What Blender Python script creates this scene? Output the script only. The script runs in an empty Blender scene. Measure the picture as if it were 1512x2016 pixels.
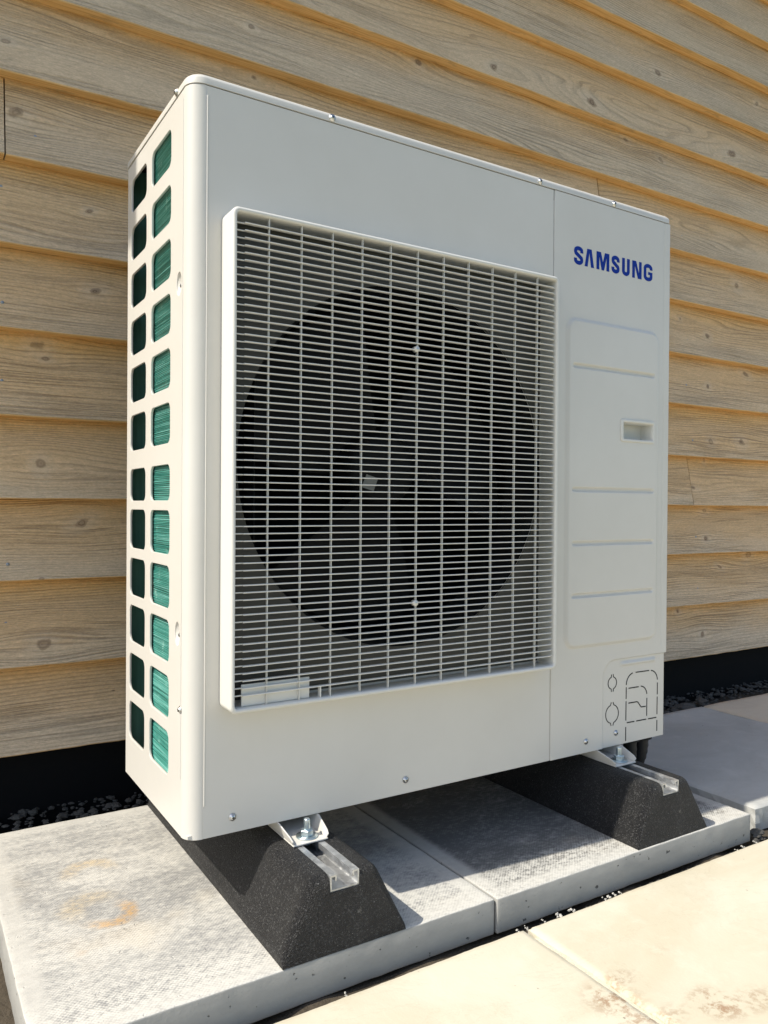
import bpy, bmesh, math, random
from mathutils import Vector, Matrix, noise as mnoise
random.seed(7)
S = bpy.context.scene
COL = S.collection

# ------------------------------------------------------------------ camera
cam_d = bpy.data.cameras.new('camera')
cam_d.sensor_fit = 'VERTICAL'; cam_d.sensor_height = 24.0
cam_d.lens = 18.22; cam_d.clip_start = 0.02; cam_d.clip_end = 2000
cam = bpy.data.objects.new('camera', cam_d); COL.objects.link(cam)
_r = Vector((0.8487, -0.5288, 0.0069)).normalized()
_f = Vector((0.5289, 0.8487, -0.0071)).normalized()
_u = _r.cross(_f).normalized(); _r = _f.cross(_u)
cam.matrix_world = Matrix(((_r.x, _u.x, -_f.x, -0.3148), (_r.y, _u.y, -_f.y, -0.9833), (_r.z, _u.z, -_f.z, 0.4367), (0, 0, 0, 1)))
S.camera = cam

# ------------------------------------------------------------------ sky, sun, exposure
TO_SUN = Vector((-0.85, 0.065, 1.0)).normalized()
W = bpy.data.worlds.new('World'); S.world = W; W.use_nodes = True
wn = W.node_tree; wn.nodes.clear()
sky = wn.nodes.new('ShaderNodeTexSky'); sky.sky_type = 'NISHITA'; sky.sun_disc = False
sky.sun_elevation = math.asin(TO_SUN.z)
sky.sun_rotation = math.atan2(TO_SUN.x, TO_SUN.y)
sky.air_density = 1.0; sky.dust_density = 1.5; sky.ozone_density = 1.0
bg = wn.nodes.new('ShaderNodeBackground'); bg.inputs['Strength'].default_value = 0.095
wo = wn.nodes.new('ShaderNodeOutputWorld')
tint = wn.nodes.new('ShaderNodeMix'); tint.data_type = 'RGBA'; tint.blend_type = 'MULTIPLY'; tint.inputs[0].default_value = 1.0
tint.inputs[7].default_value = (1.02, 1.0, 0.96, 1.0)      # camera white balance
wn.links.new(sky.outputs[0], tint.inputs[6]); wn.links.new(tint.outputs[2], bg.inputs[0]); wn.links.new(bg.outputs[0], wo.inputs[0])
sun_d = bpy.data.lights.new('sun', 'SUN'); sun_d.energy = 2.65; sun_d.angle = math.radians(0.53); sun_d.color = (1.0, 0.93, 0.80)
sun = bpy.data.objects.new('sun', sun_d); COL.objects.link(sun)
sun.rotation_euler = (-TO_SUN).to_track_quat('-Z', 'Y').to_euler()
S.view_settings.view_transform = 'Standard'; S.view_settings.look = 'None'
S.view_settings.gamma = 1.0; S.view_settings.use_curve_mapping = False
S.view_settings.exposure = 1.16
S.render.engine = 'CYCLES'
S.cycles.max_bounces = 8; S.cycles.diffuse_bounces = 5; S.cycles.glossy_bounces = 4
S.cycles.use_denoising = True; S.cycles.denoising_prefilter = 'ACCURATE'
try: S.cycles.denoiser = 'OPENIMAGEDENOISE'
except Exception: pass

# ------------------------------------------------------------------ node helpers
class NT:
    def __init__(s, name):
        s.m = bpy.data.materials.new(name); s.m.use_nodes = True
        s.t = s.m.node_tree; s.t.nodes.clear()
        s.out = s.t.nodes.new('ShaderNodeOutputMaterial')
    def n(s, typ, **kw):
        nd = s.t.nodes.new('ShaderNode' + typ)
        for k, v in kw.items(): setattr(nd, k, v)
        return nd
    def put(s, sock, v):
        if isinstance(v, bpy.types.NodeSocket): s.t.links.new(v, sock)
        else: sock.default_value = v
    def math(s, op, a, b=None, c=None, clamp=False):
        nd = s.n('Math', operation=op, use_clamp=clamp)
        s.put(nd.inputs[0], a)
        if b is not None: s.put(nd.inputs[1], b)
        if c is not None: s.put(nd.inputs[2], c)
        return nd.outputs[0]
    def vmath(s, op, a, b=None):
        nd = s.n('VectorMath', operation=op)
        s.put(nd.inputs[0], a)
        if b is not None: s.put(nd.inputs[1], b)
        return nd.outputs['Value'] if op in ('LENGTH', 'DOT_PRODUCT', 'DISTANCE') else nd.outputs[0]
    def noise(s, vec, scale, detail=4, rough=0.55, dist=0.0, dim='3D', w=None):
        nd = s.n('TexNoise', noise_dimensions=dim)
        s.put(nd.inputs['Vector'], vec)
        if w is not None: s.put(nd.inputs['W'], w)
        s.put(nd.inputs['Scale'], scale); nd.inputs['Detail'].default_value = detail
        nd.inputs['Roughness'].default_value = rough; nd.inputs['Distortion'].default_value = dist
        return nd.outputs[0]
    def ramp(s, fac, stops, interp='LINEAR'):
        nd = s.n('ValToRGB'); cr = nd.color_ramp; cr.interpolation = interp
        while len(cr.elements) < len(stops): cr.elements.new(0.5)
        for e, (p, c) in zip(cr.elements, stops):
            e.position = p; e.color = (c, c, c, 1) if not isinstance(c, tuple) else (*c, 1)
        s.put(nd.inputs[0], fac)
        return nd.outputs[0]
    def mix(s, fac, a, b, mode='MIX'):
        nd = s.n('Mix', data_type='RGBA', blend_type=mode)
        s.put(nd.inputs[0], fac)
        for i, v in ((6, a), (7, b)):
            s.put(nd.inputs[i], (*v, 1) if isinstance(v, tuple) and len(v) == 3 else v)
        return nd.outputs[2]
    def smooth(s, v, a, b):
        nd = s.n('MapRange', interpolation_type='SMOOTHSTEP')
        s.put(nd.inputs[0], v); s.put(nd.inputs[1], a); s.put(nd.inputs[2], b)
        nd.inputs[3].default_value = 0; nd.inputs[4].default_value = 1
        return nd.outputs[0]
    def sep(s, v):
        nd = s.n('SeparateXYZ'); s.put(nd.inputs[0], v); return nd.outputs
    def comb(s, x, y, z):
        nd = s.n('CombineXYZ')
        for i, v in enumerate((x, y, z)): s.put(nd.inputs[i], v)
        return nd.outputs[0]
    def obj(s): return s.n('TexCoord').outputs['Object']
    def scale(s, v, k): return s.vmath('MULTIPLY', v, k)
    def bump(s, h, strength, dist, normal=None):
        nd = s.n('Bump'); nd.inputs['Strength'].default_value = strength; nd.inputs['Distance'].default_value = dist
        s.put(nd.inputs['Height'], h)
        if normal is not None: s.put(nd.inputs['Normal'], normal)
        return nd.outputs[0]
    def bsdf(s, color, rough=0.5, metal=0.0, normal=None, spec=0.5, coat=0.0, coat_rough=0.1):
        b = s.n('BsdfPrincipled')
        s.put(b.inputs['Base Color'], (*color, 1) if isinstance(color, tuple) else color)
        s.put(b.inputs['Roughness'], rough); s.put(b.inputs['Metallic'], metal)
        s.put(b.inputs['Specular IOR Level'], spec)
        if coat: b.inputs['Coat Weight'].default_value = coat; b.inputs['Coat Roughness'].default_value = coat_rough
        if normal is not None: s.put(b.inputs['Normal'], normal)
        s.t.links.new(b.outputs[0], s.out.inputs[0])
        return s.m

M = {}
def simple(name, color, rough=0.5, metal=0.0, nscale=0, nstr=0.0, ndist=0.001, var=0.0, vscale=6, spec=0.5):
    t = NT(name); o = t.obj(); nrm = None; c = color
    if nscale: nrm = t.bump(t.noise(o, nscale, 3), nstr, ndist)
    if var:
        f = t.noise(o, vscale, 5)
        c = t.mix(f, tuple(x * (1 - var) for x in color), tuple(min(1, x * (1 + var)) for x in color))
    M[name] = t.bsdf(c, rough, metal, nrm, spec); return M[name]

# casing paint: warm white powder coat, faint orange peel, a little dust
def paint_mat():
    t = NT('casing_paint'); o = t.obj()
    dust = t.noise(o, 3.0, 6, 0.65)
    c = t.mix(t.ramp(dust, [(0.35, 0.0), (0.75, 1.0)]), (0.625, 0.607, 0.568), (0.575, 0.556, 0.513))
    peel = t.noise(o, 420, 2)
    wob = t.noise(o, 5.0, 1)
    n1 = t.bump(wob, 0.05, 0.02)
    nrm = t.bump(peel, 0.05, 0.0008, n1)
    r = t.math('ADD', 0.26, t.math('MULTIPLY', dust, 0.14))
    M['paint'] = t.bsdf(c, r, 0.0, nrm, 0.5)
paint_mat()
def plastic_mat():
    t = NT('grille_plastic'); o = t.obj()
    d = t.noise(o, 9, 5)
    c = t.mix(d, (0.60, 0.59, 0.55), (0.66, 0.65, 0.61))
    M['plastic'] = t.bsdf(c, 0.42, 0, t.bump(t.noise(o, 600, 2), 0.05, 0.0005))
plastic_mat()
simple('dark_inside', (0.010, 0.0105, 0.011), 0.85, spec=0.2)
simple('fan_black', (0.006, 0.006, 0.0065), 0.6, spec=0.2)
simple('shroud_shade', (0.058, 0.054, 0.045), 0.6, var=0.12, vscale=8)  # dark tone carries the shade behind the grille
simple('gap_black', (0.008, 0.008, 0.008), 0.9)
simple('logo_blue', (0.001, 0.026, 0.26), 0.5, spec=0.15)
simple('sticker', (0.22, 0.22, 0.21), 0.5, var=0.2, vscale=160)
simple('steel', (0.62, 0.62, 0.61), 0.28, 1.0, 300, 0.08, 0.0004, 0.12, 90)
simple('pipe_rubber', (0.014, 0.014, 0.014), 0.6, nscale=150, nstr=0.2)

def galv_mat():
    t = NT('galvanised_steel'); o = t.obj()
    v = t.n('TexVoronoi'); v.inputs['Scale'].default_value = 140; t.put(v.inputs['Vector'], o)
    f = t.math('ADD', t.math('MULTIPLY', v.outputs['Color'], 0.5), t.math('MULTIPLY', t.noise(t.scale(o, (1, .15, 1)), 200, 4), 0.5))
    c = t.ramp(f, [(0.2, (0.42, 0.43, 0.44)), (0.8, (0.74, 0.75, 0.76))])
    M['galv'] = t.bsdf(c, t.math('ADD', 0.32, t.math('MULTIPLY', f, 0.25)), 0.85, t.bump(f, 0.1, 0.0005))
galv_mat()
def zinc_mat():
    t = NT('zinc_bolt'); o = t.obj()
    f = t.noise(o, 130, 4)
    c = t.ramp(f, [(0.3, (0.38, 0.50, 0.55)), (0.7, (0.66, 0.72, 0.74))])
    M['zinc'] = t.bsdf(c, 0.3, 0.9)
zinc_mat()
def coil_mat():
    t = NT('coil_fins'); o = t.obj()
    f = t.noise(t.scale(o, (1, 0.05, 3.0)), 110, 4, 0.75)
    g = t.noise(t.scale(o, (1, 1.0, 0.8)), 45, 4, 0.7)
    c = t.ramp(f, [(0.25, (0.014, 0.10, 0.085)), (0.5, (0.045, 0.24, 0.20)), (0.76, (0.24, 0.53, 0.49))])
    c = t.mix(t.math('MULTIPLY', t.smooth(g, 0.60, 0.75), 0.75), c, (0.42, 0.68, 0.60))
    M['coil'] = t.bsdf(c, 0.34, 0.1, t.bump(f, 0.5, 0.002))
    t = NT('green_painted_shade'); o = t.obj()  # darkened coil green with shade and bounced green put into the colour
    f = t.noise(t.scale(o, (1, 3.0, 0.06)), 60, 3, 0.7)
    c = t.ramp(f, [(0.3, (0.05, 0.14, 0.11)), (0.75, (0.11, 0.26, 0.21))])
    M['green_shade'] = t.bsdf(c, 0.45, 0.2)
coil_mat()
def rubber_mat():
    t = NT('recycled_rubber'); o = t.obj()
    v = t.n('TexVoronoi'); v.inputs['Scale'].default_value = 620; t.put(v.inputs['Vector'], o)
    n1 = t.noise(o, 420, 4, 0.75); n2 = t.noise(o, 14, 4)
    c = t.ramp(n1, [(0.3, (0.003, 0.003, 0.0036)), (0.7, (0.012, 0.012, 0.0135))])
    gran = t.smooth(t.sep(v.outputs['Color'])[0], 0.80, 0.96)
    c = t.mix(t.math('MULTIPLY', gran, 0.6), c, (0.085, 0.086, 0.086))
    spk = t.smooth(t.noise(o, 480, 1, 0.5), 0.74, 0.79)
    c = t.mix(t.math('MULTIPLY', spk, 0.8), c, (0.42, 0.42, 0.41))
    sc = t.smooth(t.noise(o, 26, 3, 0.6), 0.68, 0.73)
    c = t.mix(t.math('MULTIPLY', sc, t.math('MULTIPLY', t.smooth(n1, 0.42, 0.62), 0.55)), c, (0.34, 0.32, 0.28))
    c = t.mix(t.math('MULTIPLY', t.smooth(n2, 0.45, 0.8), 0.12), c, (0.10, 0.098, 0.09))
    M['rubber'] = t.bsdf(c, 0.55, 0, t.bump(t.math('ADD', t.math('MULTIPLY', v.outputs['Distance'], 1.4), n1), 0.9, 0.0018), 0.45)
rubber_mat()

def concrete_mat(name, stains, seed, bare=0.0):
    t = NT(name); o = t.obj(); x, y, z = t.sep(o)
    ov = t.vmath('ADD', o, (seed, seed * 2.3, 0))
    wx = t.math('SINE', t.math('MULTIPLY', t.math('ADD', x, t.math('MULTIPLY', t.noise(ov, 9, 2), 0.012)), 2 * math.pi / 0.0055))
    wy = t.math('SINE', t.math('MULTIPLY', t.math('ADD', y, t.math('MULTIPLY', t.noise(ov, 11, 2), 0.012)), 2 * math.pi / 0.0055))
    weave = t.math('MULTIPLY', wx, wy)
    big = t.noise(t.scale(ov, (1, 2.0, 1)), 4.2, 6, 0.62)
    fine = t.noise(t.scale(ov, (1.0, 1.5, 1)), 110, 5, 0.75)
    mid = t.noise(t.scale(ov, (1, 2.2, 1)), 26, 5, 0.7)
    e = t.math('ADD', t.math('MULTIPLY', big, 0.85), t.math('ADD', t.math('MULTIPLY', mid, 0.55), t.math('ADD', t.math('MULTIPLY', fine, 0.95), t.math('MULTIPLY', weave, 0.05))))
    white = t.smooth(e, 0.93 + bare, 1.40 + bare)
    c = t.mix(white, (0.25 - bare, 0.25 - bare, 0.246 - bare), (0.50 - bare * 1.4, 0.49 - bare * 1.35, 0.455 - bare * 1.2))  # bare lowers the tone for a slab lying in the unit's shade
    warm = t.smooth(t.noise(ov, 7, 4), 0.55, 0.75)
    c = t.mix(t.math('MULTIPLY', warm, 0.25), c, (0.50, 0.42, 0.30))
    # cast border without the weave
    g = t.n('TexCoord').outputs['Generated']; gx, gy, gz = t.sep(g)
    ed = t.math('MINIMUM', t.math('MINIMUM', gx, t.math('SUBTRACT', 1.0, gx)), t.math('MINIMUM', gy, t.math('SUBTRACT', 1.0, gy)))
    border = t.math('SUBTRACT', 1.0, t.smooth(t.math('ADD', ed, t.math('MULTIPLY', t.math('SUBTRACT', mid, 0.5), 0.03)), 0.03, 0.06))
    c = t.mix(t.math('MULTIPLY', border, 0.75), c, t.mix(mid, (0.40, 0.39, 0.365), (0.54, 0.53, 0.49)))
    # lime bloom, plus the sunlit strip's brightness painted along the front edge
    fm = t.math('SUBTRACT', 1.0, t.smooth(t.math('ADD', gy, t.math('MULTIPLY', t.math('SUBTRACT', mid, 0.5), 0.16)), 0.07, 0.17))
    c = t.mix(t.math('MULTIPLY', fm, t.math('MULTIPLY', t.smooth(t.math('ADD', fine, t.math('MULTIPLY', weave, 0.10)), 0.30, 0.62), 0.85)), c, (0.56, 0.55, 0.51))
    for (sx, sy, r, wdt, ang, sharp, amt, colr) in stains:
        dx = t.math('SUBTRACT', x, sx); dy = t.math('SUBTRACT', y, sy)
        dd = t.math('SQRT', t.math('ADD', t.math('MULTIPLY', dx, dx), t.math('MULTIPLY', dy, dy)))
        dd = t.math('ADD', dd, t.math('MULTIPLY', t.math('SUBTRACT', mid, 0.5), 0.022))
        ring = t.math('SUBTRACT', 1.0, t.smooth(t.math('ABSOLUTE', t.math('SUBTRACT', dd, r)), wdt * 0.15, wdt))
        an = t.math('ARCTAN2', dy, dx)
        side = t.smooth(t.math('COSINE', t.math('SUBTRACT', an, ang)), -0.6, sharp)
        f = t.math('MULTIPLY', t.math('MULTIPLY', ring, side), t.math('MULTIPLY', t.smooth(fine, 0.30, 0.62), amt))
        c = t.mix(f, c, colr)
    # cast sides: plain grey with pores
    nz = t.sep(t.n('NewGeometry').outputs['True Normal'])[2]
    up = t.smooth(nz, 0.5, 0.9)
    pores = t.smooth(t.noise(t.scale(ov, (1, 1, 1.3)), 85, 3), 0.66, 0.72)
    blot = t.noise(t.scale(ov, (1, 1, 2)), 12, 5, 0.65)
    sidec = t.mix(blot, (0.24, 0.24, 0.23), (0.42, 0.415, 0.39))
    sidec = t.mix(t.math('MULTIPLY', pores, 0.8), sidec, (0.03, 0.03, 0.03))
    c = t.mix(up, sidec, c)
    hgt = t.math('ADD', t.math('MULTIPLY', weave, t.math('MULTIPLY', t.math('SUBTRACT', 1.0, border), 0.20)), t.math('ADD', fine, t.math('MULTIPLY', pores, -1.0)))
    M[name] = t.bsdf(c, 0.88, 0, t.bump(hgt, 0.55, 0.0016), 0.3)
concrete_mat('concrete_left', [(-0.076, 0.100, 0.030, 0.016, -0.9, 0.75, 0.75, (0.47, 0.27, 0.08)),
                               (-0.085, 0.125, 0.030, 0.028, 2.2, 0.9, 0.30, (0.52, 0.36, 0.12)),
                               (-0.070, 0.235, 0.030, 0.020, 1.6, 0.9, 0.45, (0.52, 0.36, 0.14)),
                               (-0.115, 0.02, 0.0, 0.022, 0.0, -0.9, 0.30, (0.48, 0.33, 0.20))], 0.0)
concrete_mat('concrete_right_shade', [(0.62, 0.28, 0.05, 0.03, 0.0, 0.2, 0.10, (0.40, 0.33, 0.2))], 5.3, 0.13)  # darker mix, the unit's shade painted into this slab

def paving_mat(name, ca, cb, cc, dirt=(), warm=0.0):
    t = NT(name)
    geo = t.n('NewGeometry'); o = geo.outputs['Position']; x, y, z = t.sep(o)
    rnd = t.n('ObjectInfo').outputs['Random']
    ov = t.vmath('ADD', o, t.comb(t.math('MULTIPLY', rnd, 7.0), t.math('MULTIPLY', rnd, 13.0), 0.0))
    a = t.noise(t.scale(ov, (1, 1.6, 1)), 3.0, 6, 0.6, 0.6); b = t.noise(ov, 16, 6, 0.65, 0.3); f = t.noise(ov, 170, 4, 0.7)
    vein = t.smooth(t.math('ABSOLUTE', t.math('SUBTRACT', t.noise(t.scale(ov, (1, 2.2, 1)), 3.3, 6, 0.7, 1.2), 0.5)), 0.0, 0.012)
    c = t.mix(t.smooth(a, 0.35, 0.68), ca, cb)
    c = t.mix(t.math('MULTIPLY', t.smooth(b, 0.5, 0.75), 0.5), c, cc)
    c = t.mix(t.math('MULTIPLY', t.math('SUBTRACT', 1.0, vein), 0.14), c, (cc[0] * .6, cc[1] * .5, cc[2] * .4))
    spk = t.smooth(t.noise(ov, 95, 1), 0.80, 0.83)
    c = t.mix(t.math('MULTIPLY', spk, 0.6), c, (0.12, 0.10, 0.08))
    for (dx_, dy_, rx, ry, amt) in dirt:
        dx = t.math('DIVIDE', t.math('SUBTRACT', x, dx_), rx); dy = t.math('DIVIDE', t.math('SUBTRACT', y, dy_), ry)
        dd = t.math('SQRT', t.math('ADD', t.math('MULTIPLY', dx, dx), t.math('MULTIPLY', dy, dy)))
        n = t.noise(o, 75, 6, 0.75, 0.25)
        m_ = t.math('MULTIPLY', t.math('SUBTRACT', 1.0, t.smooth(dd, 0.2, 1.0)), t.smooth(n, 0.43, 0.60))
        c = t.mix(t.math('MULTIPLY', m_, amt), c, (0.26, 0.14, 0.07))
    h = t.math('ADD', t.math('MULTIPLY', a, 2.0), t.math('ADD', t.math('MULTIPLY', b, 0.6), t.math('MULTIPLY', f, 0.18)))
    M[name] = t.bsdf(c, 0.72, 0, t.bump(h, 0.35, 0.004), 0.35)
paving_mat('stone_cream', (0.57, 0.535, 0.435), (0.515, 0.47, 0.36), (0.61, 0.58, 0.48),
           [(0.415, -0.345, 0.05, 0.055, 0.75), (0.415, -0.395, 0.09, 0.028, 0.6), (0.455, -0.315, 0.035, 0.022, 0.6), (0.515, -0.41, 0.04, 0.045, 0.8), (0.56, -0.43, 0.05, 0.03, 0.5),
            (0.55, -0.3, 0.03, 0.02, 0.12)])
paving_mat('stone_grey', (0.46, 0.465, 0.45), (0.38, 0.385, 0.37), (0.53, 0.535, 0.515))
paving_mat('stone_beige', (0.62, 0.55, 0.44), (0.54, 0.47, 0.375), (0.66, 0.59, 0.47))

def soil_mat():
    t = NT('soil'); o = t.obj()
    a = t.noise(o, 40, 6, 0.7); b = t.noise(o, 0.35, 4)
    c = t.mix(a, (0.035, 0.029, 0.022), (0.115, 0.095, 0.07))
    M['soil'] = t.bsdf(c, 0.95, 0, t.bump(a, 0.8, 0.01), 0.2)
    t = NT('lawn_ground'); o = t.obj()
    a = t.noise(o, 6, 6, 0.7); b = t.noise(o, 0.3, 4)
    c = t.mix(a, (0.05, 0.075, 0.02), (0.13, 0.14, 0.05))
    c = t.mix(t.math('MULTIPLY', t.smooth(b, .4, .7), .4), c, (0.16, 0.13, 0.07))
    M['lawn'] = t.bsdf(c, 0.95, 0, t.bump(a, 0.8, 0.05), 0.2)
    t = NT('rubble_stone'); o = t.obj()
    a = t.noise(o, 30, 5, 0.65); b = t.noise(o, 5, 2)
    c = t.mix(a, (0.035, 0.034, 0.031), (0.11, 0.105, 0.096))
    M['rubble'] = t.bsdf(c, 0.9, 0, t.bump(a, 0.6, 0.004), 0.3)
    simple('mortar_white', (0.42, 0.41, 0.38), 0.9, nscale=200, nstr=0.6, ndist=0.002, var=0.2, vscale=60)
    simple('mortar_bed', (0.30, 0.28, 0.24), 0.95, nscale=120, nstr=0.7, ndist=0.004, var=0.3, vscale=25)
    simple('joint_sand', (0.58, 0.54, 0.43), 0.95, nscale=300, nstr=0.6, ndist=0.003, var=0.15, vscale=60)
soil_mat()
simple('plinth_black', (0.004, 0.0045, 0.0055), 0.8, nscale=30, nstr=0.2, ndist=0.004, spec=0.15)
simple('wall_core', (0.05, 0.045, 0.04), 0.9)
simple('roof_felt', (0.05, 0.05, 0.055), 0.9, nscale=60, nstr=0.4)
simple('soffit_bounce_white', (0.74, 0.73, 0.70), 0.6)  # pale so the unseen eaves underside throws light onto the boards
simple('nail_steel', (0.30, 0.32, 0.34), 0.45, 0.7)

# weathered larch: silver-grey face, unweathered orange strip under each lap and on the sawn lip
def wood_mat():
    t = NT('weathered_larch'); o = t.obj(); x, y, z = t.sep(o)
    rnd = t.n('ObjectInfo').outputs['Random']
    def oat(nm):
        a = t.n('Attribute', attribute_type='OBJECT', attribute_name=nm); return a
    zz = z; knot = None; halo = None; kr = None; core = None
    seedv = t.math('MULTIPLY', rnd, 37.0)
    wob = t.noise(t.comb(t.math('MULTIPLY', x, 40.0), t.math('MULTIPLY', z, 40.0), seedv), 1.0, 3)
    for i in range(4):
        a = oat('k%d' % i); kx, kz, kk = t.sep(a.outputs['Vector'])
        dx = t.math('SUBTRACT', x, kx); dz = t.math('SUBTRACT', z, kz)
        shear = t.math('SUBTRACT', t.math('MULTIPLY', t.math('FRACT', t.math('MULTIPLY', kx, 7.3)), 1.6), 0.8)
        ax = t.math('MULTIPLY', t.math('ADD', dx, t.math('MULTIPLY', dz, shear)), t.math('ADD', 0.55, t.math('MULTIPLY', t.math('FRACT', t.math('MULTIPLY', kz, 91.0)), 0.6)))
        faint = t.math('ADD', 0.45, t.math('MULTIPLY', t.math('FRACT', t.math('MULTIPLY', kx, 17.7)), 0.55))
        d = t.math('SQRT', t.math('ADD', t.math('MULTIPLY', ax, ax), t.math('MULTIPLY', dz, dz)))
        dn = t.math('DIVIDE', d, t.math('MAXIMUM', kk, 0.0001))           # distance in knot radii
        dn = t.math('ADD', dn, t.math('MULTIPLY', t.math('SUBTRACT', wob, 0.5), 1.7))
        # long deflection of the grain around the knot
        gx = t.math('MULTIPLY', dx, 0.42)
        d2 = t.math('SQRT', t.math('ADD', t.math('MULTIPLY', gx, gx), t.math('MULTIPLY', dz, dz)))
        g = t.math('POWER', 2.718, t.math('MULTIPLY', -0.5, t.math('POWER', t.math('DIVIDE', d2, t.math('MULTIPLY', kk, 2.4)), 2.0)))
        g = t.math('MULTIPLY', g, t.math('GREATER_THAN', kk, 0.001))
        zz = t.math('SUBTRACT', zz, t.math('MULTIPLY', t.math('MULTIPLY', dz, g), 0.62))
        k_ = t.math('MULTIPLY', faint, t.math('SUBTRACT', 1.0, t.smooth(dn, 0.55, 1.10)))
        h_ = t.math('SUBTRACT', 1.0, t.smooth(dn, 1.0, 3.4))
        knot = k_ if knot is None else t.math('MAXIMUM', knot, k_)
        halo = h_ if halo is None else t.math('MAXIMUM', halo, h_)
        rg = t.math('MULTIPLY', dn, k_); kr = rg if kr is None else t.math('MAXIMUM', kr, rg)
    cath = oat('cath').outputs['Fac']
    freq = t.math('ADD', 75.0, t.math('MULTIPLY', t.math('SUBTRACT', 1.0, cath), t.math('ADD', 60.0, t.math('MULTIPLY', t.math('FRACT', t.math('MULTIPLY', rnd, 9.7)), 90.0))))
    drift = t.noise(t.comb(t.math('MULTIPLY', x, 0.9), t.math('MULTIPLY', zz, 7.0), seedv), 1.0, 2, 0.5)
    fine = t.noise(t.comb(t.math('MULTIPLY', x, 6.0), t.math('MULTIPLY', zz, 30.0), seedv), 1.0, 3, 0.55)
    amp = t.math('ADD', 0.010, t.math('MULTIPLY', cath, 0.085))
    ringc = t.math('ADD', t.math('MULTIPLY', zz, freq), t.math('ADD', t.math('MULTIPLY', t.math('MULTIPLY', drift, amp), t.math('MULTIPLY', freq, 3.2)), t.math('MULTIPLY', fine, 0.75)))
    fr = t.math('FRACT', ringc)
    late = t.math('MULTIPLY', t.smooth(fr, 0.45, 0.94), t.math('SUBTRACT', 1.0, t.smooth(fr, 0.96, 1.0)))
    lv = t.noise(t.comb(t.math('MULTIPLY', x, 3.0), t.math('MULTIPLY', zz, 14.0), t.math('ADD', seedv, 4.0)), 1.0, 3)
    late = t.math('MULTIPLY', late, t.smooth(lv, 0.22, 0.75))
    # tight weathered ridges
    rid = t.noise(t.comb(t.math('MULTIPLY', x, 5.0), t.math('ADD', t.math('MULTIPLY', zz, 330.0), t.math('MULTIPLY', drift, t.math('MULTIPLY', amp, 900.0))), seedv), 1.0, 2, 0.45)
    ridm = t.math('MULTIPLY', t.smooth(rid, 0.50, 0.66), t.smooth(t.noise(t.comb(t.math('MULTIPLY', x, 1.6), t.math('MULTIPLY', z, 18.0), t.math('ADD', seedv, 21.0)), 1.0, 3), 0.30, 0.62))
    fibre = t.noise(t.comb(t.math('MULTIPLY', x, 22.0), t.math('MULTIPLY', zz, 900.0), seedv), 1.0, 4, 0.7)
    saw = t.noise(t.comb(t.math('MULTIPLY', x, 260.0), t.math('MULTIPLY', z, 330.0), seedv), 1.0, 3, 0.6)
    blot = t.noise(t.comb(t.math('MULTIPLY', x, 2.6), t.math('MULTIPLY', z, 11.0), t.math('ADD', seedv, 9.0)), 1.0, 5, 0.62)
    patch = t.noise(t.comb(t.math('MULTIPLY', x, 16.0), t.math('MULTIPLY', zz, 150.0), t.math('ADD', seedv, 15.0)), 1.0, 5, 0.7)
    # how far the board has weathered: silver at the lower face, brown above, still orange right under the next lap
    v = t.math('DIVIDE', z, 0.152)
    wl = oat('fresh').outputs['Fac']
    e0 = t.math('ADD', v, t.math('ADD', t.math('MULTIPLY', t.math('SUBTRACT', blot, 0.5), 0.95), t.math('MULTIPLY', t.math('SUBTRACT', lv, 0.5), 0.22)))
    brown = t.smooth(t.math('ADD', e0, t.math('MULTIPLY', wl, 2.6)), 0.10, 0.85)
    edge = t.math('ADD', v, t.math('ADD', t.math('MULTIPLY', t.math('SUBTRACT', blot, 0.5), 0.34), t.math('MULTIPLY', t.math('SUBTRACT', lv, 0.5), 0.16)))
    tan = t.smooth(edge, t.math('SUBTRACT', 0.78, wl), t.math('SUBTRACT', 1.06, t.math('MULTIPLY', wl, 0.4)))
    grey = t.mix(patch, (0.46, 0.385, 0.315), (0.68, 0.585, 0.49))
    brd = t.math('FRACT', t.math('MULTIPLY', rnd, 51.7))
    grey = t.mix(t.math('MULTIPLY', brd, 0.45), grey, (0.60, 0.455, 0.32))
    brw = t.mix(patch, (0.51, 0.36, 0.22), (0.70, 0.52, 0.345))
    c = t.mix(brown, grey, brw)
    c = t.mix(t.math('MULTIPLY', tan, 0.82), c, t.mix(patch, (0.62, 0.39, 0.16), (0.78, 0.53, 0.26)))
    dark = t.mix(tan, t.mix(brown, (0.25, 0.215, 0.18), (0.26, 0.18, 0.115)), (0.36, 0.20, 0.07))
    c = t.mix(t.math('MULTIPLY', late, 0.58), c, dark)
    c = t.mix(t.math('MULTIPLY', ridm, t.math('SUBTRACT', 0.62, t.math('MULTIPLY', cath, 0.35))), c, dark)
    c = t.mix(t.math('MULTIPLY', t.smooth(fibre, 0.52, 0.72), 0.40), c, (0.24, 0.19, 0.145))
    c = t.mix(t.math('MULTIPLY', t.smooth(saw, 0.56, 0.75), 0.28), c, (0.62, 0.55, 0.47))
    # rough-sawn nap: short pale and dark flecks along the grain
    nap = t.noise(t.comb(t.math('MULTIPLY', x, 75.0), t.math('MULTIPLY', zz, 360.0), t.math('ADD', seedv, 31.0)), 1.0, 3, 0.75)
    nap2 = t.noise(t.comb(t.math('MULTIPLY', x, 240.0), t.math('MULTIPLY', z, 420.0), t.math('ADD', seedv, 47.0)), 1.0, 2, 0.6)
    napf = t.math('ADD', 0.42, t.math('ADD', t.math('MULTIPLY', nap, 0.78), t.math('MULTIPLY', nap2, 0.40)))
    c = t.mix(1.0, c, t.comb(t.math('MULTIPLY', napf, 1.07), napf, t.math('MULTIPLY', napf, 0.86)), 'MULTIPLY')
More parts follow.
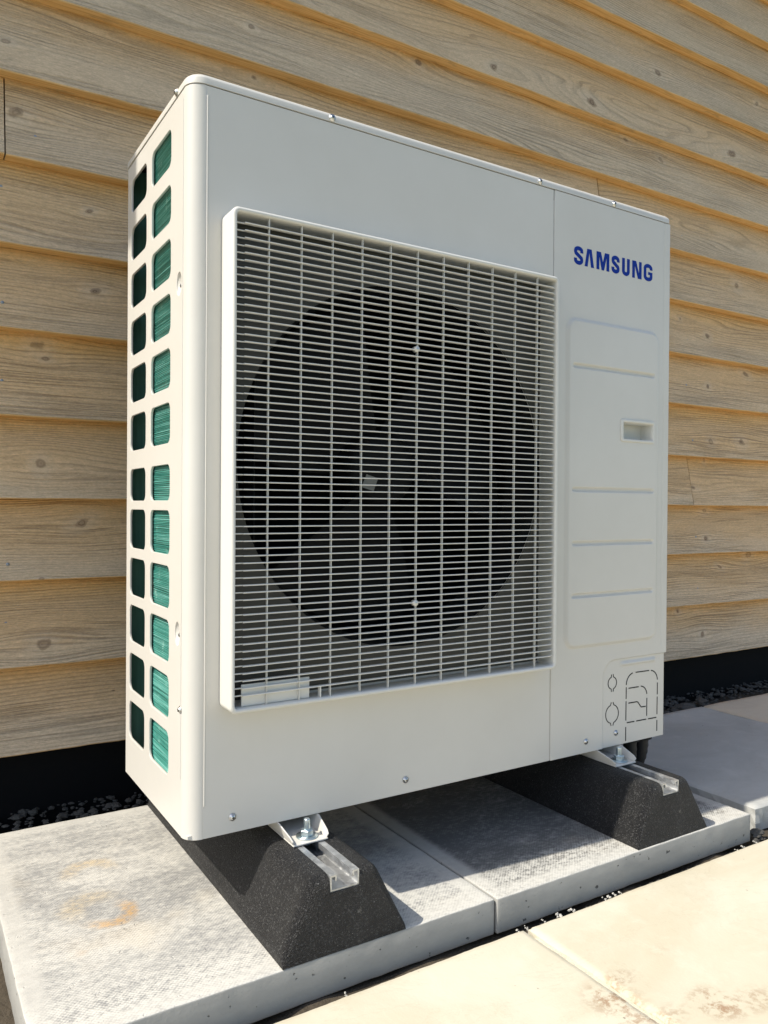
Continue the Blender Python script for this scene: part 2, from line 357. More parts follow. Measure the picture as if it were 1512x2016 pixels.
    # sawn lip: fresh orange
    nz = t.sep(t.n('NewGeometry').outputs['True Normal'])[2]
    lip = t.math('SUBTRACT', 1.0, t.smooth(nz, -0.75, -0.45))
    lf = t.noise(t.comb(t.math('MULTIPLY', x, 7.0), t.math('MULTIPLY', y, 260.0), seedv), 1.0, 3, 0.6)
    lb = t.noise(t.comb(t.math('MULTIPLY', x, 14.0), t.math('MULTIPLY', y, 60.0), t.math('ADD', seedv, 3.0)), 1.0, 4, 0.6)
    lipc = t.mix(t.smooth(lf, 0.38, 0.66), (0.86, 0.56, 0.25), (0.70, 0.41, 0.15))
    lipc = t.mix(t.math('MULTIPLY', t.smooth(lb, 0.56, 0.72), 0.55), lipc, (0.42, 0.26, 0.13))
    c = t.mix(lip, c, lipc)
    # knots
    kring = t.math('SINE', t.math('MULTIPLY', kr, 16.0))
    c = t.mix(t.math('MULTIPLY', t.math('SUBTRACT', halo, knot, None, True), t.math('MULTIPLY', t.math('SUBTRACT', 1.0, late), 0.22)), c, (0.62, 0.53, 0.42))
    kc = t.mix(t.smooth(kring, -0.6, 0.9), (0.13, 0.085, 0.055), (0.30, 0.21, 0.14))
    c = t.mix(t.math('MULTIPLY', knot, 0.88), c, kc)
    # small dark checks
    chk = t.smooth(t.noise(t.comb(t.math('MULTIPLY', x, 26.0), t.math('MULTIPLY', z, 70.0), t.math('ADD', seedv, 2.0)), 1.0, 2, 0.5), 0.77, 0.81)
    c = t.mix(t.math('MULTIPLY', chk, 0.7), c, (0.07, 0.05, 0.04))
    h = t.math('ADD', t.math('MULTIPLY', late, -0.5), t.math('ADD', t.math('ADD', t.math('MULTIPLY', ridm, -0.8), t.math('MULTIPLY', fibre, 0.5)), t.math('ADD', t.math('MULTIPLY', saw, 0.30), t.math('MULTIPLY', knot, 0.5))))
    M['wood'] = t.bsdf(c, 0.86, 0, t.bump(h, 0.75, 0.0022), 0.25)
wood_mat()

# ------------------------------------------------------------------ mesh helpers
class MB:
    def __init__(s): s.v = []; s.f = []; s.sm = []
    def add(s, vs, fs, smooth=False):
        b = len(s.v); s.v += [tuple(p) for p in vs]
        for f in fs: s.f.append(tuple(b + i for i in f)); s.sm.append(smooth)
        return s
    def box(s, x0, x1, y0, y1, z0, z1):
        vs = [(x, y, z) for x in (x0, x1) for y in (y0, y1) for z in (z0, z1)]
        return s.add(vs, [(0, 1, 3, 2), (4, 6, 7, 5), (0, 4, 5, 1), (2, 3, 7, 6), (0, 2, 6, 4), (1, 5, 7, 3)])
    def loft(s, loops, cap0=False, cap1=False, smooth=False, closed=True):
        n = len(loops[0]); vs = [p for l in loops for p in l]; fs = []
        for k in range(len(loops) - 1):
            for i in range(n if closed else n - 1):
                j = (i + 1) % n
                fs.append((k * n + i, k * n + j, (k + 1) * n + j, (k + 1) * n + i))
        s.add(vs, fs, smooth)
        b = len(s.v) - len(vs)
        if cap0: s.f.append(tuple(b + i for i in reversed(range(n)))); s.sm.append(False)
        if cap1: s.f.append(tuple(b + (len(loops) - 1) * n + i for i in range(n))); s.sm.append(False)
        return s
    def mesh(s, name):
        me = bpy.data.meshes.new(name); me.from_pydata(s.v, [], s.f)
        me.polygons.foreach_set('use_smooth', s.sm)
        bm = bmesh.new(); bm.from_mesh(me); bmesh.ops.recalc_face_normals(bm, faces=bm.faces); bm.to_mesh(me); bm.free()
        return me
    def build(s, name, mat, parent=None, bevel=0, seg=2, loc=None, smooth_angle=None):
        me = s.mesh(name)
        return link(name, me, mat, parent, bevel, seg, loc)
def link(name, me, mat, parent=None, bevel=0, seg=2, loc=None):
    if not isinstance(mat, (list, tuple)): mat = [mat]
    if not me.materials:
        for m_ in mat: me.materials.append(M[m_] if isinstance(m_, str) else m_)
    o = bpy.data.objects.new(name, me); COL.objects.link(o)
    if bevel:
        bm = bmesh.new(); bm.from_mesh(me)
        bmesh.ops.remove_doubles(bm, verts=bm.verts, dist=1e-6)
        es = [e for e in bm.edges if len(e.link_faces) == 2 and e.calc_face_angle(0) > 0.5]
        bmesh.ops.bevel(bm, geom=es, offset=bevel, segments=seg, profile=0.5, affect='EDGES', clamp_overlap=True)
        bm.to_mesh(me); bm.free()
    if parent: o.parent = parent
    if loc: o.location = loc
    return o
def tag(o, label=None, cat=None, group=None, kind=None):
    if label: o['label'] = label
    if cat: o['category'] = cat
    if group: o['group'] = group
    if kind: o['kind'] = kind
    return o
def empty(name, loc=(0, 0, 0), parent=None):
    o = bpy.data.objects.new(name, None); COL.objects.link(o); o.location = loc; o.empty_display_size = 0.05
    if parent: o.parent = parent
    return o
def rrect(x0, x1, z0, z1, r, n=6):
    pts = []
    for cx, cz, a0 in ((x1 - r, z1 - r, 0), (x0 + r, z1 - r, 90), (x0 + r, z0 + r, 180), (x1 - r, z0 + r, 270)):
        for i in range(n + 1):
            a = math.radians(a0 + 90 * i / n); pts.append((cx + r * math.cos(a), cz + r * math.sin(a)))
    return pts
def circle(cx, cz, r, n=64): return [(cx + r * math.cos(2 * math.pi * i / n), cz + r * math.sin(2 * math.pi * i / n)) for i in range(n)]
def plate(polys, half, bev, xf, res=2):
    """flat sheet with holes: outer outline first, then the holes; xf maps (u, v, w) to the scene"""
    cu = bpy.data.curves.new('tmp', 'CURVE'); cu.dimensions = '2D'; cu.fill_mode = 'BOTH'
    cu.extrude = half - bev; cu.bevel_depth = bev; cu.bevel_resolution = res; cu.offset = -bev
    for p in polys:
        sp = cu.splines.new('POLY'); sp.points.add(len(p) - 1); sp.use_cyclic_u = True
        for q, (u, v) in zip(sp.points, p): q.co = (u, v, 0, 1)
    ob = bpy.data.objects.new('tmp', cu); COL.objects.link(ob)
    dg = bpy.context.evaluated_depsgraph_get()
    me = bpy.data.meshes.new_from_object(ob.evaluated_get(dg))
    bpy.data.objects.remove(ob); bpy.data.curves.remove(cu)
    for v in me.vertices: v.co = xf(*v.co)
    bm = bmesh.new(); bm.from_mesh(me); bmesh.ops.remove_doubles(bm, verts=bm.verts, dist=1e-6); bmesh.ops.recalc_face_normals(bm, faces=bm.faces); bm.to_mesh(me); bm.free()
    return me
def lathe(mb, prof, c, axis='y', n=24, smooth=True):
    """prof: list of (radius, height along axis)"""
    loops = []
    for r, h in prof:
        l = []
        for i in range(n):
            a = 2 * math.pi * i / n; u, v = r * math.cos(a), r * math.sin(a)
            l.append((c[0] + u, c[1] + h, c[2] + v) if axis == 'y' else (c[0] + h, c[1] + u, c[2] + v) if axis == 'x' else (c[0] + u, c[1] + v, c[2] + h))
        loops.append(l)
    mb.loft(loops, prof[0][0] > 1e-5, prof[-1][0] > 1e-5, smooth)
def tube(mb, pts, r, n=12, ribs=0):
    pts = [Vector(p) for p in pts]; loops = []
    for i, p in enumerate(pts):
        t = (pts[min(i + 1, len(pts) - 1)] - pts[max(i - 1, 0)]).normalized()
        a = t.cross(Vector((0.3, 1, 0.2))).normalized(); b = t.cross(a)
        rr = r * (1 + (0.09 if ribs and i % 2 else 0))
        loops.append([p + rr * (a * math.cos(2 * math.pi * k / n) + b * math.sin(2 * math.pi * k / n)) for k in range(n)])
    mb.loft(loops, True, True, True)

# ------------------------------------------------------------------ ground, patio
g = MB(); g.add([(-300, -300, -0.215), (300, -300, -0.215), (300, 300, -0.215), (-300, 300, -0.215)], [(0, 1, 2, 3)])
tag(g.build('ground', 'lawn'), 'open lawn spreading around the building to the horizon', 'ground', kind='structure')
def rough_sheet(x0, x1, y0, y1, nx, ny, z, amp, sc):
    mb = MB(); vs = []
    for j in range(ny + 1):
        for i in range(nx + 1):
            x = x0 + (x1 - x0) * i / nx; y = y0 + (y1 - y0) * j / ny
            vs.append((x, y, z + amp * mnoise.fractal(Vector((x * sc, y * sc, 1.7)), 1.0, 2.0, 4)))
    fs = [(j * (nx + 1) + i, j * (nx + 1) + i + 1, (j + 1) * (nx + 1) + i + 1, (j + 1) * (nx + 1) + i) for j in range(ny) for i in range(nx)]
    mb.add(vs, fs, True); return mb
tag(rough_sheet(-1.6, 4.5, -0.32, 0.66, 240, 50, -0.172, 0.010, 9).build('soil_bed', 'soil'), 'bare brown soil around the concrete slabs', 'soil', kind='structure')

patio = MB().box(-2.6, 4.0, -2.01, -0.185, -0.209, -0.1605).build('patio', 'joint_sand')
tag(patio, 'pale stone patio in front of the unit', 'patio', kind='structure')
def stone_slab(name, x0, x1, y0, y1, ztop, th, mat, parent, seed, riven=0.0015, nx=40, ny=28):
    """a paving flag with a softly uneven face and a hand-dressed edge"""
    mb = MB(); rs = random.Random(seed); top = []
    def jit(a, b): return mnoise.noise(Vector((a * 31.0, b * 31.0, seed))) * 0.0022 + mnoise.noise(Vector((a * 110.0, b * 110.0, seed + 3))) * 0.0012
    for j in range(ny + 1):
        for i in range(nx + 1):
            u, w = i / nx, j / ny
            x = x0 + (x1 - x0) * u; y = y0 + (y1 - y0) * w
            ex = min(i, nx - i); ey = min(j, ny - j)
            z = ztop + riven * mnoise.noise(Vector((x * 5, y * 5, seed)))
            if ex == 0: x += jit(x, y)
            if ey == 0: y += jit(y, x)
            if ex == 0 or ey == 0: z -= 0.0045
            elif ex == 1 or ey == 1:
                z -= 0.0004
                if ex == 1: x = (x0 + 0.004 if i == 1 else x1 - 0.004) + jit(x, y) * .5
                if ey == 1: y = (y0 + 0.004 if j == 1 else y1 - 0.004) + jit(y, x) * .5
            top.append((x, y, z))
    fs = [(j * (nx + 1) + i, j * (nx + 1) + i + 1, (j + 1) * (nx + 1) + i + 1, (j + 1) * (nx + 1) + i) for j in range(ny) for i in range(nx)]
    mb.add(top, fs, True)
    rim = [i for i in range(nx + 1)] + [j * (nx + 1) + nx for j in range(1, ny + 1)] + [ny * (nx + 1) + i for i in range(nx - 1, -1, -1)] + [j * (nx + 1) for j in range(ny - 1, 0, -1)]
    l0 = [top[i] for i in rim]
    def dn(k, amt): return [(p[0] + amt * mnoise.noise(Vector((p[0] * 60, p[1] * 60, k + seed))), p[1] + amt * mnoise.noise(Vector((p[0] * 60, p[1] * 60, k + seed + 9))), ztop - th * k / 3 - (0.0045 if k == 0 else 0)) for p in l0]
    mb.loft([l0, dn(1, .004), dn(2, .005), dn(3, .003)])
    return mb.build(name, mat, parent)
ZP = -0.154
rows = [(-0.166, -0.778, [-2.27, -1.37, -0.47, 0.434, 1.338, 2.242, 3.146]), (-0.786, -1.386, [-2.6, -1.72, -0.82, 0.08, 0.98, 1.88, 2.78, 3.68]),
        (-1.394, -1.994, [-2.27, -1.37, -0.47, 0.434, 1.338, 2.242, 3.146])]
k = 0
for ri, (ya, yb, xs) in enumerate(rows):
    for a, b in zip(xs[:-1], xs[1:]):
        k += 1
        near = ri == 0 and -0.5 < a < 1.0
        stone_slab('paving_slab', a + 0.0045, b - 0.0045, yb, ya, ZP + random.uniform(-.001, .001), 0.032, 'stone_cream', patio, 10 + k, nx=160 if near else 20, ny=100 if near else 14)

path = MB().box(1.0, 4.4, -0.10, 0.43, -0.206, -0.171).build('path', 'mortar_bed')
tag(path, 'shaded stone path between the unit and the wall', 'path', kind='structure')
stone_slab('paving_slab', 1.046, 1.613, -0.122, 0.405, -0.122, 0.046, 'stone_grey', path, 71, 0.003, 60, 50)
stone_slab('paving_slab', 1.623, 2.26, -0.128, 0.407, -0.123, 0.046, 'stone_beige', path, 72, 0.003, 60, 50)
stone_slab('paving_slab', 2.27, 2.90, -0.128, 0.405, -0.123, 0.046, 'stone_grey', path, 73, 0.003, 30, 30)
stone_slab('paving_slab', 2.91, 3.6, -0.128, 0.405, -0.123, 0.046, 'stone_beige', path, 74, 0.003, 30, 30)

# ------------------------------------------------------------------ building with lapped boards
bld = empty('timber_building', (-0.165, 0.55, 0)); bld.rotation_euler.z = math.atan(-0.0137)
tag(bld, 'timber building clad in weathered horizontal boards above a black base', 'building')
XL, XR, HT = -1.15, 5.2, 2.62
MB().box(XL + 0.02, XR, 0.043, 4.2, -0.02, HT).build('wall_core', 'wall_core', bld)
MB().box(XL + 0.03, XR - 0.01, 0.046, 4.15, -0.30, -0.02).build('plinth', 'plinth_black', bld)
rf = MB(); ez = HT + 0.06   # eaves edge height
prof_r = [(-0.187, ez), (-0.187, ez + 0.16), (2.1, ez + 1.16), (4.4, ez + 0.16), (4.4, ez), (4.25, HT + 0.002), (0.0, HT + 0.002), (-0.001, ez)]
rf.loft([[(x, y, z) for y, z in prof_r] for x in (XL - 0.232, XR + 0.23)], True, True); rf.build('roof', 'roof_felt', bld)
sf = MB(); sf.add([(XL - .21, -.17, ez - .003), (XR + .2, -.17, ez - .003), (XR + .2, -.002, ez - .003), (XL - .21, -.002, ez - .003), (XL - .21, -.17, ez - .012), (XR + .2, -.17, ez - .012), (XR + .2, -.002, ez - .012), (XL - .21, -.002, ez - .012)], [(0, 1, 2, 3), (4, 7, 6, 5), (0, 4, 5, 1), (1, 5, 6, 2), (2, 6, 7, 3), (3, 7, 4, 0)]); sf.build('bounce_soffit', 'soffit_bounce_white', bld)  # unseen pale panel added to lighten the boards below
MB().box(XL - 0.002, XL + 0.019, -0.004, 0.12, -0.02, HT - 0.002).build('corner_board', 'wood', bld)
MB().box(XL - 0.001, XL + 0.019, 0.121, 4.2, -0.02, HT - 0.002).build('end_wall', 'wall_core', bld)
lips = [-0.017, 0.1415, 0.298, 0.446, 0.595, 0.751, 0.901, 1.0575, 1.206, 1.36, 1.513, 1.661, 1.813, 1.955]
while lips[-1] < HT - 0.16: lips.append(lips[-1] + 0.152)
J = {7: [0.008], 8: [1.504], 3: [1.897]}
# knots seen in the photograph: scene x, scene z, radius
KN = [(-.139, 1.142, .013), (-.156, 1.262, .005), (.309, 1.442, .006), (.319, 1.344, .006), (.736, 1.500, .010), (.951, 1.543, .012), (1.297, 1.549, .014), (1.564, 1.711, .012),
      (1.911, 1.558, .014), (1.449, 1.492, .007), (1.594, 1.467, .009), (-.001, .841, .008), (-.011, .991, .005), (-.098, .730, .010), (-.087, .705, .004), (-.095, .511, .010), (-.022, .402, .010),
      (-.092, .179, .011), (1.956, 1.151, .011), (1.807, .971, .009), (2.014, .874, .009), (1.81, .815, .008), (1.825, .644, .010), (1.978, .651, .011), (2.072, .623, .010), (1.813, .588, .007), (1.742, .501, .007),
      (1.816, .431, .008), (2.045, .288, .012), (1.889, .254, .007), (1.805, .345, .008), (1.696, .124, .008), (1.797, .047, .010), (2.053, 1.756, .009), (.475, 1.379, .007), (1.687, 1.01, .005), (1.30, 1.40, .006), (-.095, .30, .004)]
def board(x0, x1, zl, idx, sx=0.0):
    rs = random.Random(idx * 13 + int(x0 * 7)); ph = rs.uniform(0, 50)
    n = max(6, int((x1 - x0) / 0.025)); mb = MB(); loops = []
    to = rs.uniform(-0.0015, 0.0015)
    for i in range(n + 1):
        u = i / n; x = x0 + (x1 - x0) * u
        wz = 0.0022 * mnoise.noise(Vector((x * 1.3, ph, 0))) + 0.0012 * mnoise.noise(Vector((x * 22, ph, 4)))
        wy = 0.0020 * mnoise.noise(Vector((x * 0.9, ph, 8))) + to
        sk = lambda z: (sx * (1 - z / 0.152) if i == n else 0) 
        prof = [(0.0015 + wy, 0.0), (wy, 0.0018), (0.0088 + wy * .8, 0.05), (0.0178 + wy * .6, 0.10), (0.0325, 0.185), (0.0395, 0.185), (0.0330 + wy, 0.0)]
        loops.append([(x + sk(pz) , py, pz + (wz if pz < 0.16 else 0)) for py, pz in prof])
    # sweep along the board
    mb.loft(loops, True, True, False)
    me = mb.mesh('weatherboard')
    for pl in me.polygons: pl.use_smooth = False
    o = link('weatherboard', me, 'wood', bld, loc=(0, 0, zl))
    ks = [(kx + .165, kz - zl, kr) for kx, kz, kr in KN if x0 <= kx + .165 <= x1 and 0 <= kz - zl < (lips[idx + 1] - zl if idx + 1 < len(lips) else .152)][:4]
    while len(ks) < 4: ks.append((rs.choice([-1, 1]) * rs.uniform(2.6, 4) + 1.2, rs.uniform(.03, .12), rs.uniform(.005, .012)))
    for q, kv in enumerate(ks): o['k%d' % q] = [float(a) for a in kv]
    o['cath'] = {10: 1.0, 8: 0.8, 7: 0.35, 5: 0.25, 3: 0.3, 1: 0.15, 11: 0.2, 12: 0.1}.get(idx, rs.choice([0.0, 0.05, 0.5])) * 1.0
    o['fresh'] = rs.choice([-0.06, -0.02, 0.0, 0.05, 0.12]) if idx > 6 else rs.choice([0.02, 0.08, 0.16, 0.10])
    if idx == 0: o['fresh'] = -0.02
    return o
boards = {}
for i, z in enumerate(lips):
    xs = [XL] + ([-0.55] if i % 3 == 1 else []) + J.get(i, []) + [2.75 + (i * 0.37) % 1.1] + [XR]
    for a, b in zip(xs[:-1], xs[1:]):
        sl = -0.0 if not (i == 3 and b in J[3]) else 0.021
        o = board(a + (0.0 if a == XL else 0.0012) + (0.0 if not (i == 3 and a in J[3]) else 0.0), b - 0.0012, z, i, 0.0)
        boards[(i, a)] = o
nail = MB(); lathe(nail, [(0.0, -0.0012), (0.0028, -0.001), (0.0034, 0.0), (0.0034, 0.003)], (0, 0, 0), 'y', 10)
nail_me = nail.mesh('nail')
for (i, a, nx, nz) in [(6, XL, 0.0, 0.105), (5, XL, 0.002, 0.045), (4, XL, 0.002, 0.062), (3, XL, 0.001, 0.036), (7, 0.008, 0.058, 0.047), (2, XL, 0.012, 0.03), (1, XL, 0.010, 0.08), (6, XL, 1.87, .045), (4, XL, 1.90, .05), (2, XL, 1.92, .052), (8, 1.504, 1.84, .05), (5, XL, 1.87, .06), (1, XL, 1.93, .05)]:
    o = link('nail', nail_me, 'nail_steel', boards.get((i, a)) or bld)
    if o.parent is bld: o.location = (nx, 0.002, lips[i] + nz)
    else: o.location = (nx + (0.0 if i == 7 else 0.003), 0.0006 + nz * 0.178, nz)

# ------------------------------------------------------------------ gravel and rubble along the wall
def rock(mb, c, r, rs, flat=0.7, seg=(7, 5)):
    ph = rs.uniform(0, 100); a0 = rs.uniform(0, 6.28); loops = []
    sx, sy = rs.uniform(.8, 1.3), rs.uniform(.7, 1.1)
    for j in range(seg[1] + 1):
        t = math.pi * j / seg[1]; l = []
        for i in range(seg[0]):
            a = 2 * math.pi * i / seg[0] + a0
            d = Vector((math.sin(t) * math.cos(a), math.sin(t) * math.sin(a), math.cos(t)))
            q = r * (1 + 0.55 * mnoise.noise(d * 1.6 + Vector((ph, 0, 0))))
            l.append((c[0] + d.x * q * sx, c[1] + d.y * q * sy, c[2] + d.z * q * flat))
        loops.append(l)
    mb.loft(loops)
rs = random.Random(4); gr = MB()
for _ in range(4200):
    x = rs.uniform(-0.5, 3.0); r = rs.choice([.002, .0025, .003, .004, .004, .005, .006, .009]) * rs.uniform(.8, 1.3)
    y = rs.uniform(0.425, 0.60)
    if y < 0.47 and x < 1.02: continue
    rock(gr, (x, y, -0.166 + r * 0.2 + 0.030 * max(0, (y - 0.48) / 0.12)), r, rs, 0.5, (6, 4))
for _ in range(900):
    x = rs.uniform(-0.3, 1.05); r = rs.uniform(.0012, .0032)
    rock(gr, (x, rs.uniform(-0.164, -0.148), -0.172 + r * .2), r, rs, 0.7, (6, 4))
for _ in range(1300):
    x = rs.uniform(-0.95, -0.208); r = rs.uniform(.0015, .006)
    rock(gr, (x, rs.uniform(-.17, .45), -0.172 + r * .2), r, rs, 0.6, (6, 4))
for _ in range(120):
    r = rs.uniform(.002, .008); rock(gr, (rs.uniform(1.002, 1.037), rs.uniform(-.15, .40), -0.168 + r * .3), r, rs, 0.7, (6, 4))
tag(gr.build('gravel', 'rubble'), 'grey gravel and grit along the foot of the wall', 'gravel', kind='stuff')
cr = MB()
for (x, r) in [(.425, .0022), (.44, .0026), (.475, .0020), (.505, .0046), (.530, .0034), (.534, .0022), (.60, .0024), (.613, .0036), (.622, .0026), (.635, .0024), (.93, .0022), (.95, .0026), (.985, .0022), (.15, .002)]:
    
    for q in range(4): rock(cr, (x + rs.uniform(-r, r), rs.uniform(-.163, -.155), -0.1600 + rs.uniform(-.3, .5) * r), r * rs.uniform(.35, .75), rs, 0.8, (6, 5))
tag(cr.build('mortar_crumbs', 'mortar_white'), 'white mortar crumbs lying in the gap before the slabs', 'mortar', kind='stuff')
for (x, y, z, r, lab) in [(1.615, .462, -.148, .036, 'broad pale rubble stone behind the grey flag, largest at the wall foot'), (1.72, .480, -.145, .026, 'smaller rubble stone right of the broad pale one at the wall'),
                          (1.52, .455, -.150, .024, 'small grey rubble stone close behind the unit corner'), (1.022, -.140, -.158, .013, 'little dark stone wedged in the gap at the slab end')]:
    mb = MB(); rock(mb, (0, 0, 0), r, rs, 0.55, (9, 7)); o = mb.build('rubble_stone', 'rubble'); o.location = (x, y, z)
    tag(o, lab, 'stone', 'loose rubble stones')

# ------------------------------------------------------------------ concrete slabs
def conc(x0, x1, y0, y1, mat, seed, label):
    mb = MB(); mb.box(x0, x1, y0, y1, -0.165, -0.115)
    me = mb.mesh('concrete_slab')
    bm = bmesh.new(); bm.from_mesh(me)
    bmesh.ops.subdivide_edges(bm, edges=[e for e in bm.edges if e.calc_length() > .2], cuts=70, use_grid_fill=True)
    bm.to_mesh(me); bm.free()
    o = link('concrete_slab', me, mat, None, 0.0020, 2)
    for v in me.vertices:
        p = v.co; d = min(p.x - x0, x1 - p.x, p.y - y0, y1 - p.y)
        if d < 0.006:
            p.x += 0.0008 * mnoise.noise(Vector((p.x * 40, p.y * 40, seed))); p.y += 0.0008 * mnoise.noise(Vector((p.x * 45, p.y * 45, seed + 7)))
            p.z += 0.0005 * mnoise.noise(Vector((p.x * 60, p.y * 60, seed + 2)))
    for pl in me.polygons: pl.use_smooth = True
    try: me.set_sharp_from_angle(angle=math.radians(50))
    except Exception: pass
    tag(o, label, 'concrete slab', 'concrete slabs under the unit')
    return o
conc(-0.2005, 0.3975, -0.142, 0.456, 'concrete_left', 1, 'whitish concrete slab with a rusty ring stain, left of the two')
conc(0.4005, 0.994, -0.145, 0.456, 'concrete_right_shade', 2, 'grey concrete slab under the right end of the unit, without rust')

# ------------------------------------------------------------------ rubber support feet
def foot(cx, label):
    t = empty('support_foot', (cx, 0, -0.1148))
    tag(t, label, 'support foot', 'rubber support feet under the unit')
    H = 0.093; mb = MB(); L0, L1 = -0.142, 0.452; hb, ht, g_ = 0.0875, 0.047, 0.0212
    sec = [(-hb, 0), (-hb, 0.010), (-ht, H), (-g_, H), (-g_, H - .0212), (g_, H - .0212), (g_, H), (ht, H), (hb, 0.010), (hb, 0)]
    ys = [L0, L0 + .02] + [L0 + .02 + (L1 - L0 - .04) * i / 8 for i in range(1, 8)] + [L1 - .02, L1]
    loops = []
    for q, y in enumerate(ys):
        sl_ = 0.007 if q == 0 else -0.007 if q == len(ys) - 1 else 0
        loops.append([(x, y + sl_ * z / H, z) for x, z in sec])
    mb.loft(loops, True, True, False)
    me = mb.mesh('foot_body')
    bm = bmesh.new(); bm.from_mesh(me)
    def rnd_edge(e):
        a, b_ = e.verts[0].co, e.verts[1].co
        at_end = all(min(abs(c_.y - L0), abs(c_.y - L1)) < .008 for c_ in (a, b_))
        top_long = all(abs(abs(c_.x) - ht) < 1e-4 for c_ in (a, b_)) and not at_end
        upright = at_end and abs(a.z - b_.z) > .05
        end_top = at_end and a.z > H - .001 and b_.z > H - .001
        return top_long or upright or end_top
    bmesh.ops.bevel(bm, geom=[e for e in bm.edges if rnd_edge(e)], offset=0.013, segments=4, profile=0.5, affect='EDGES', clamp_overlap=False)
    bm.to_mesh(me); bm.free()
    for pl in me.polygons: pl.use_smooth = True
    me.set_sharp_from_angle(angle=math.radians(35))
    b = link('foot_body', me, 'rubber', t)
    # slotted galvanised channel let into the top
    r = MB(); g_ = 0.0208; th = 0.0022; y0, y1 = L0 + .0075, L1 - .0075; zt = H - .0008; zb = H - .0208
    holes = [-0.052, 0.03, 0.11, 0.19, 0.27, 0.35]
    segs = []; a = y0
    for h in holes:
        segs.append((a, h - .012)); a = h + .012
    segs.append((a, y1))
    for (sa, sb) in segs: r.box(-g_ + th, g_ - th, sa, sb, zb, zb + th)
    for h in holes:
        r.box(-g_ + th, -.0085, h - .012, h + .012, zb, zb + th); r.box(.0085, g_ - th, h - .012, h + .012, zb, zb + th)
    for sgn in (-1, 1):
        xa, xb = sorted((sgn * g_, sgn * (g_ - th))); r.box(xa, xb, y0, y1, zb, zt)
        xa, xb = sorted((sgn * (g_ - th - .0001), sgn * (g_ - .0095))); r.box(xa, xb, y0 + .0002, y1, zt - th, zt + .0002)
        xa, xb = sorted((sgn * (g_ - .0073), sgn * (g_ - .0095))); r.box(xa, xb, y0 + .0004, y1, zt - .0075, zt - th - .0001)
    r.build('channel_rail', 'galv', t)
    return t
foot(0.160, 'black rubber support foot on the white-stained slab, nearest the camera')
foot(0.785, 'black rubber support foot beneath the right end of the unit')

# ------------------------------------------------------------------ heat pump
HP = empty('heat_pump', (0, 0, 0))
tag(HP, 'large white outdoor heat pump unit with a square fan grille', 'heat pump')
WX, DY, HZ = 0.941, 0.3165, 0.998
# left side sheet with 24 rounded openings
tops = [.952, .876, .802, .7265, .6515, .5765, .491, .427, .350, .275, .198, .121]
bots = [.905, .828, .752, .676, .601, .5245, .445, .370, .295, .221, .143, .065]
outer = [(0.022, 0.0), (DY, 0.0), (DY, 0.982), (0.022, 0.982)]
holes = [rrect(a - .0022, b + .0022, zb - .002, zt + .002, 0.0115, 5) for zt, zb in zip(tops, bots) for a, b in ((0.0815, 0.174), (0.206, 0.292))]
holes += [[(0.0415 + .0105 * math.cos(2 * math.pi * i / 24), z + .0155 * math.sin(2 * math.pi * i / 24)) for i in range(24)] for z in (.731, .265)]
me = plate([outer] + holes, 0.0018, 0.0008, lambda u, v, w: (0.0018 - w, u, v))
link('side_panel', me, 'paint', HP)
for z in (.731, .265):
    d = MB(); loops = []
    for s_, h in ((1.08, .0006), (0.92, .0022), (0.62, .0052), (0.34, .0062), (0.01, .0064)):
        loops.append([(h, 0.0415 + .0105 * s_ * math.cos(2 * math.pi * i / 24), z + .0155 * s_ * math.sin(2 * math.pi * i / 24)) for i in range(24)])
    d.loft(loops, False, False, True); d.build('screw_dimple', 'paint', HP)
# rounded corner between side and front
c = MB(); loops = []
for i in range(13):
    a = math.radians(90 * i / 12); loops.append([(.022 - .022 * math.cos(a), .022 - .022 * math.sin(a), z) for z in (0.0, 0.982)])
ins = [[(.022 - .019 * math.cos(math.radians(90 * i / 12)), .022 - .019 * math.sin(math.radians(90 * i / 12)), z) for z in (0.0, 0.982)] for i in range(13)]
prof = [[(p[0], p[1], z) for p in [l[0] for l in loops] + [l[0] for l in reversed(ins)]] for z in (0, .982)]
c.loft(prof, True, True, False)
co = c.build('corner_sheet', 'paint', HP)
for pl in co.data.polygons: pl.use_smooth = abs(pl.normal.z) < .5
co.data.set_sharp_from_angle(angle=math.radians(40))
# front sheet with the fan opening
FC = (0.336, 0.4965); FR = 0.272
me = plate([[(0.022, 0.0), (0.6372, 0.0), (0.6372, 0.982), (0.022, 0.982)], circle(*FC, FR, 96)], 0.0012, 0.0006, lambda u, v, w: (u, 0.0012 - w, v))
link('front_panel', me, 'paint', HP)
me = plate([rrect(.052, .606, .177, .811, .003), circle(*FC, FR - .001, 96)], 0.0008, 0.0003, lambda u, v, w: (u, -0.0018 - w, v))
link('shroud_shade_sheet', me, 'shroud_shade', HP)  # dark sheet added over the white panel, grille shade put into its colour
def bead(pts, name, w=0.0011, h=0.0007):
    """thin pressed line"""
    mb = MB(); (x0, y0, z0), (x1, y1, z1) = pts
    return mb
b = MB(); b.add([(.0229, -.0001, .042), (.0234, -.0009, .044), (.0246, -.0009, .044), (.0252, -.0001, .042), (.0229, -.0001, .970), (.0234, -.0009, .968), (.0246, -.0009, .968), (.0252, -.0001, .970)], [(0, 1, 5, 4), (1, 2, 6, 5), (2, 3, 7, 6), (0, 3, 2, 1), (4, 5, 6, 7)])
b.build('pressed_line', 'paint', HP)
b = MB(); b.add([(-.0001, .0230, .075), (-.0008, .0234, .077), (-.0008, .0246, .077), (-.0001, .0252, .075), (-.0001, .0230, .970), (-.0008, .0234, .968), (-.0008, .0246, .968), (-.0001, .0252, .970)], [(0, 4, 5, 1), (1, 5, 6, 2), (2, 6, 7, 3), (0, 1, 2, 3), (4, 7, 6, 5)])
b.build('pressed_line', 'paint', HP)

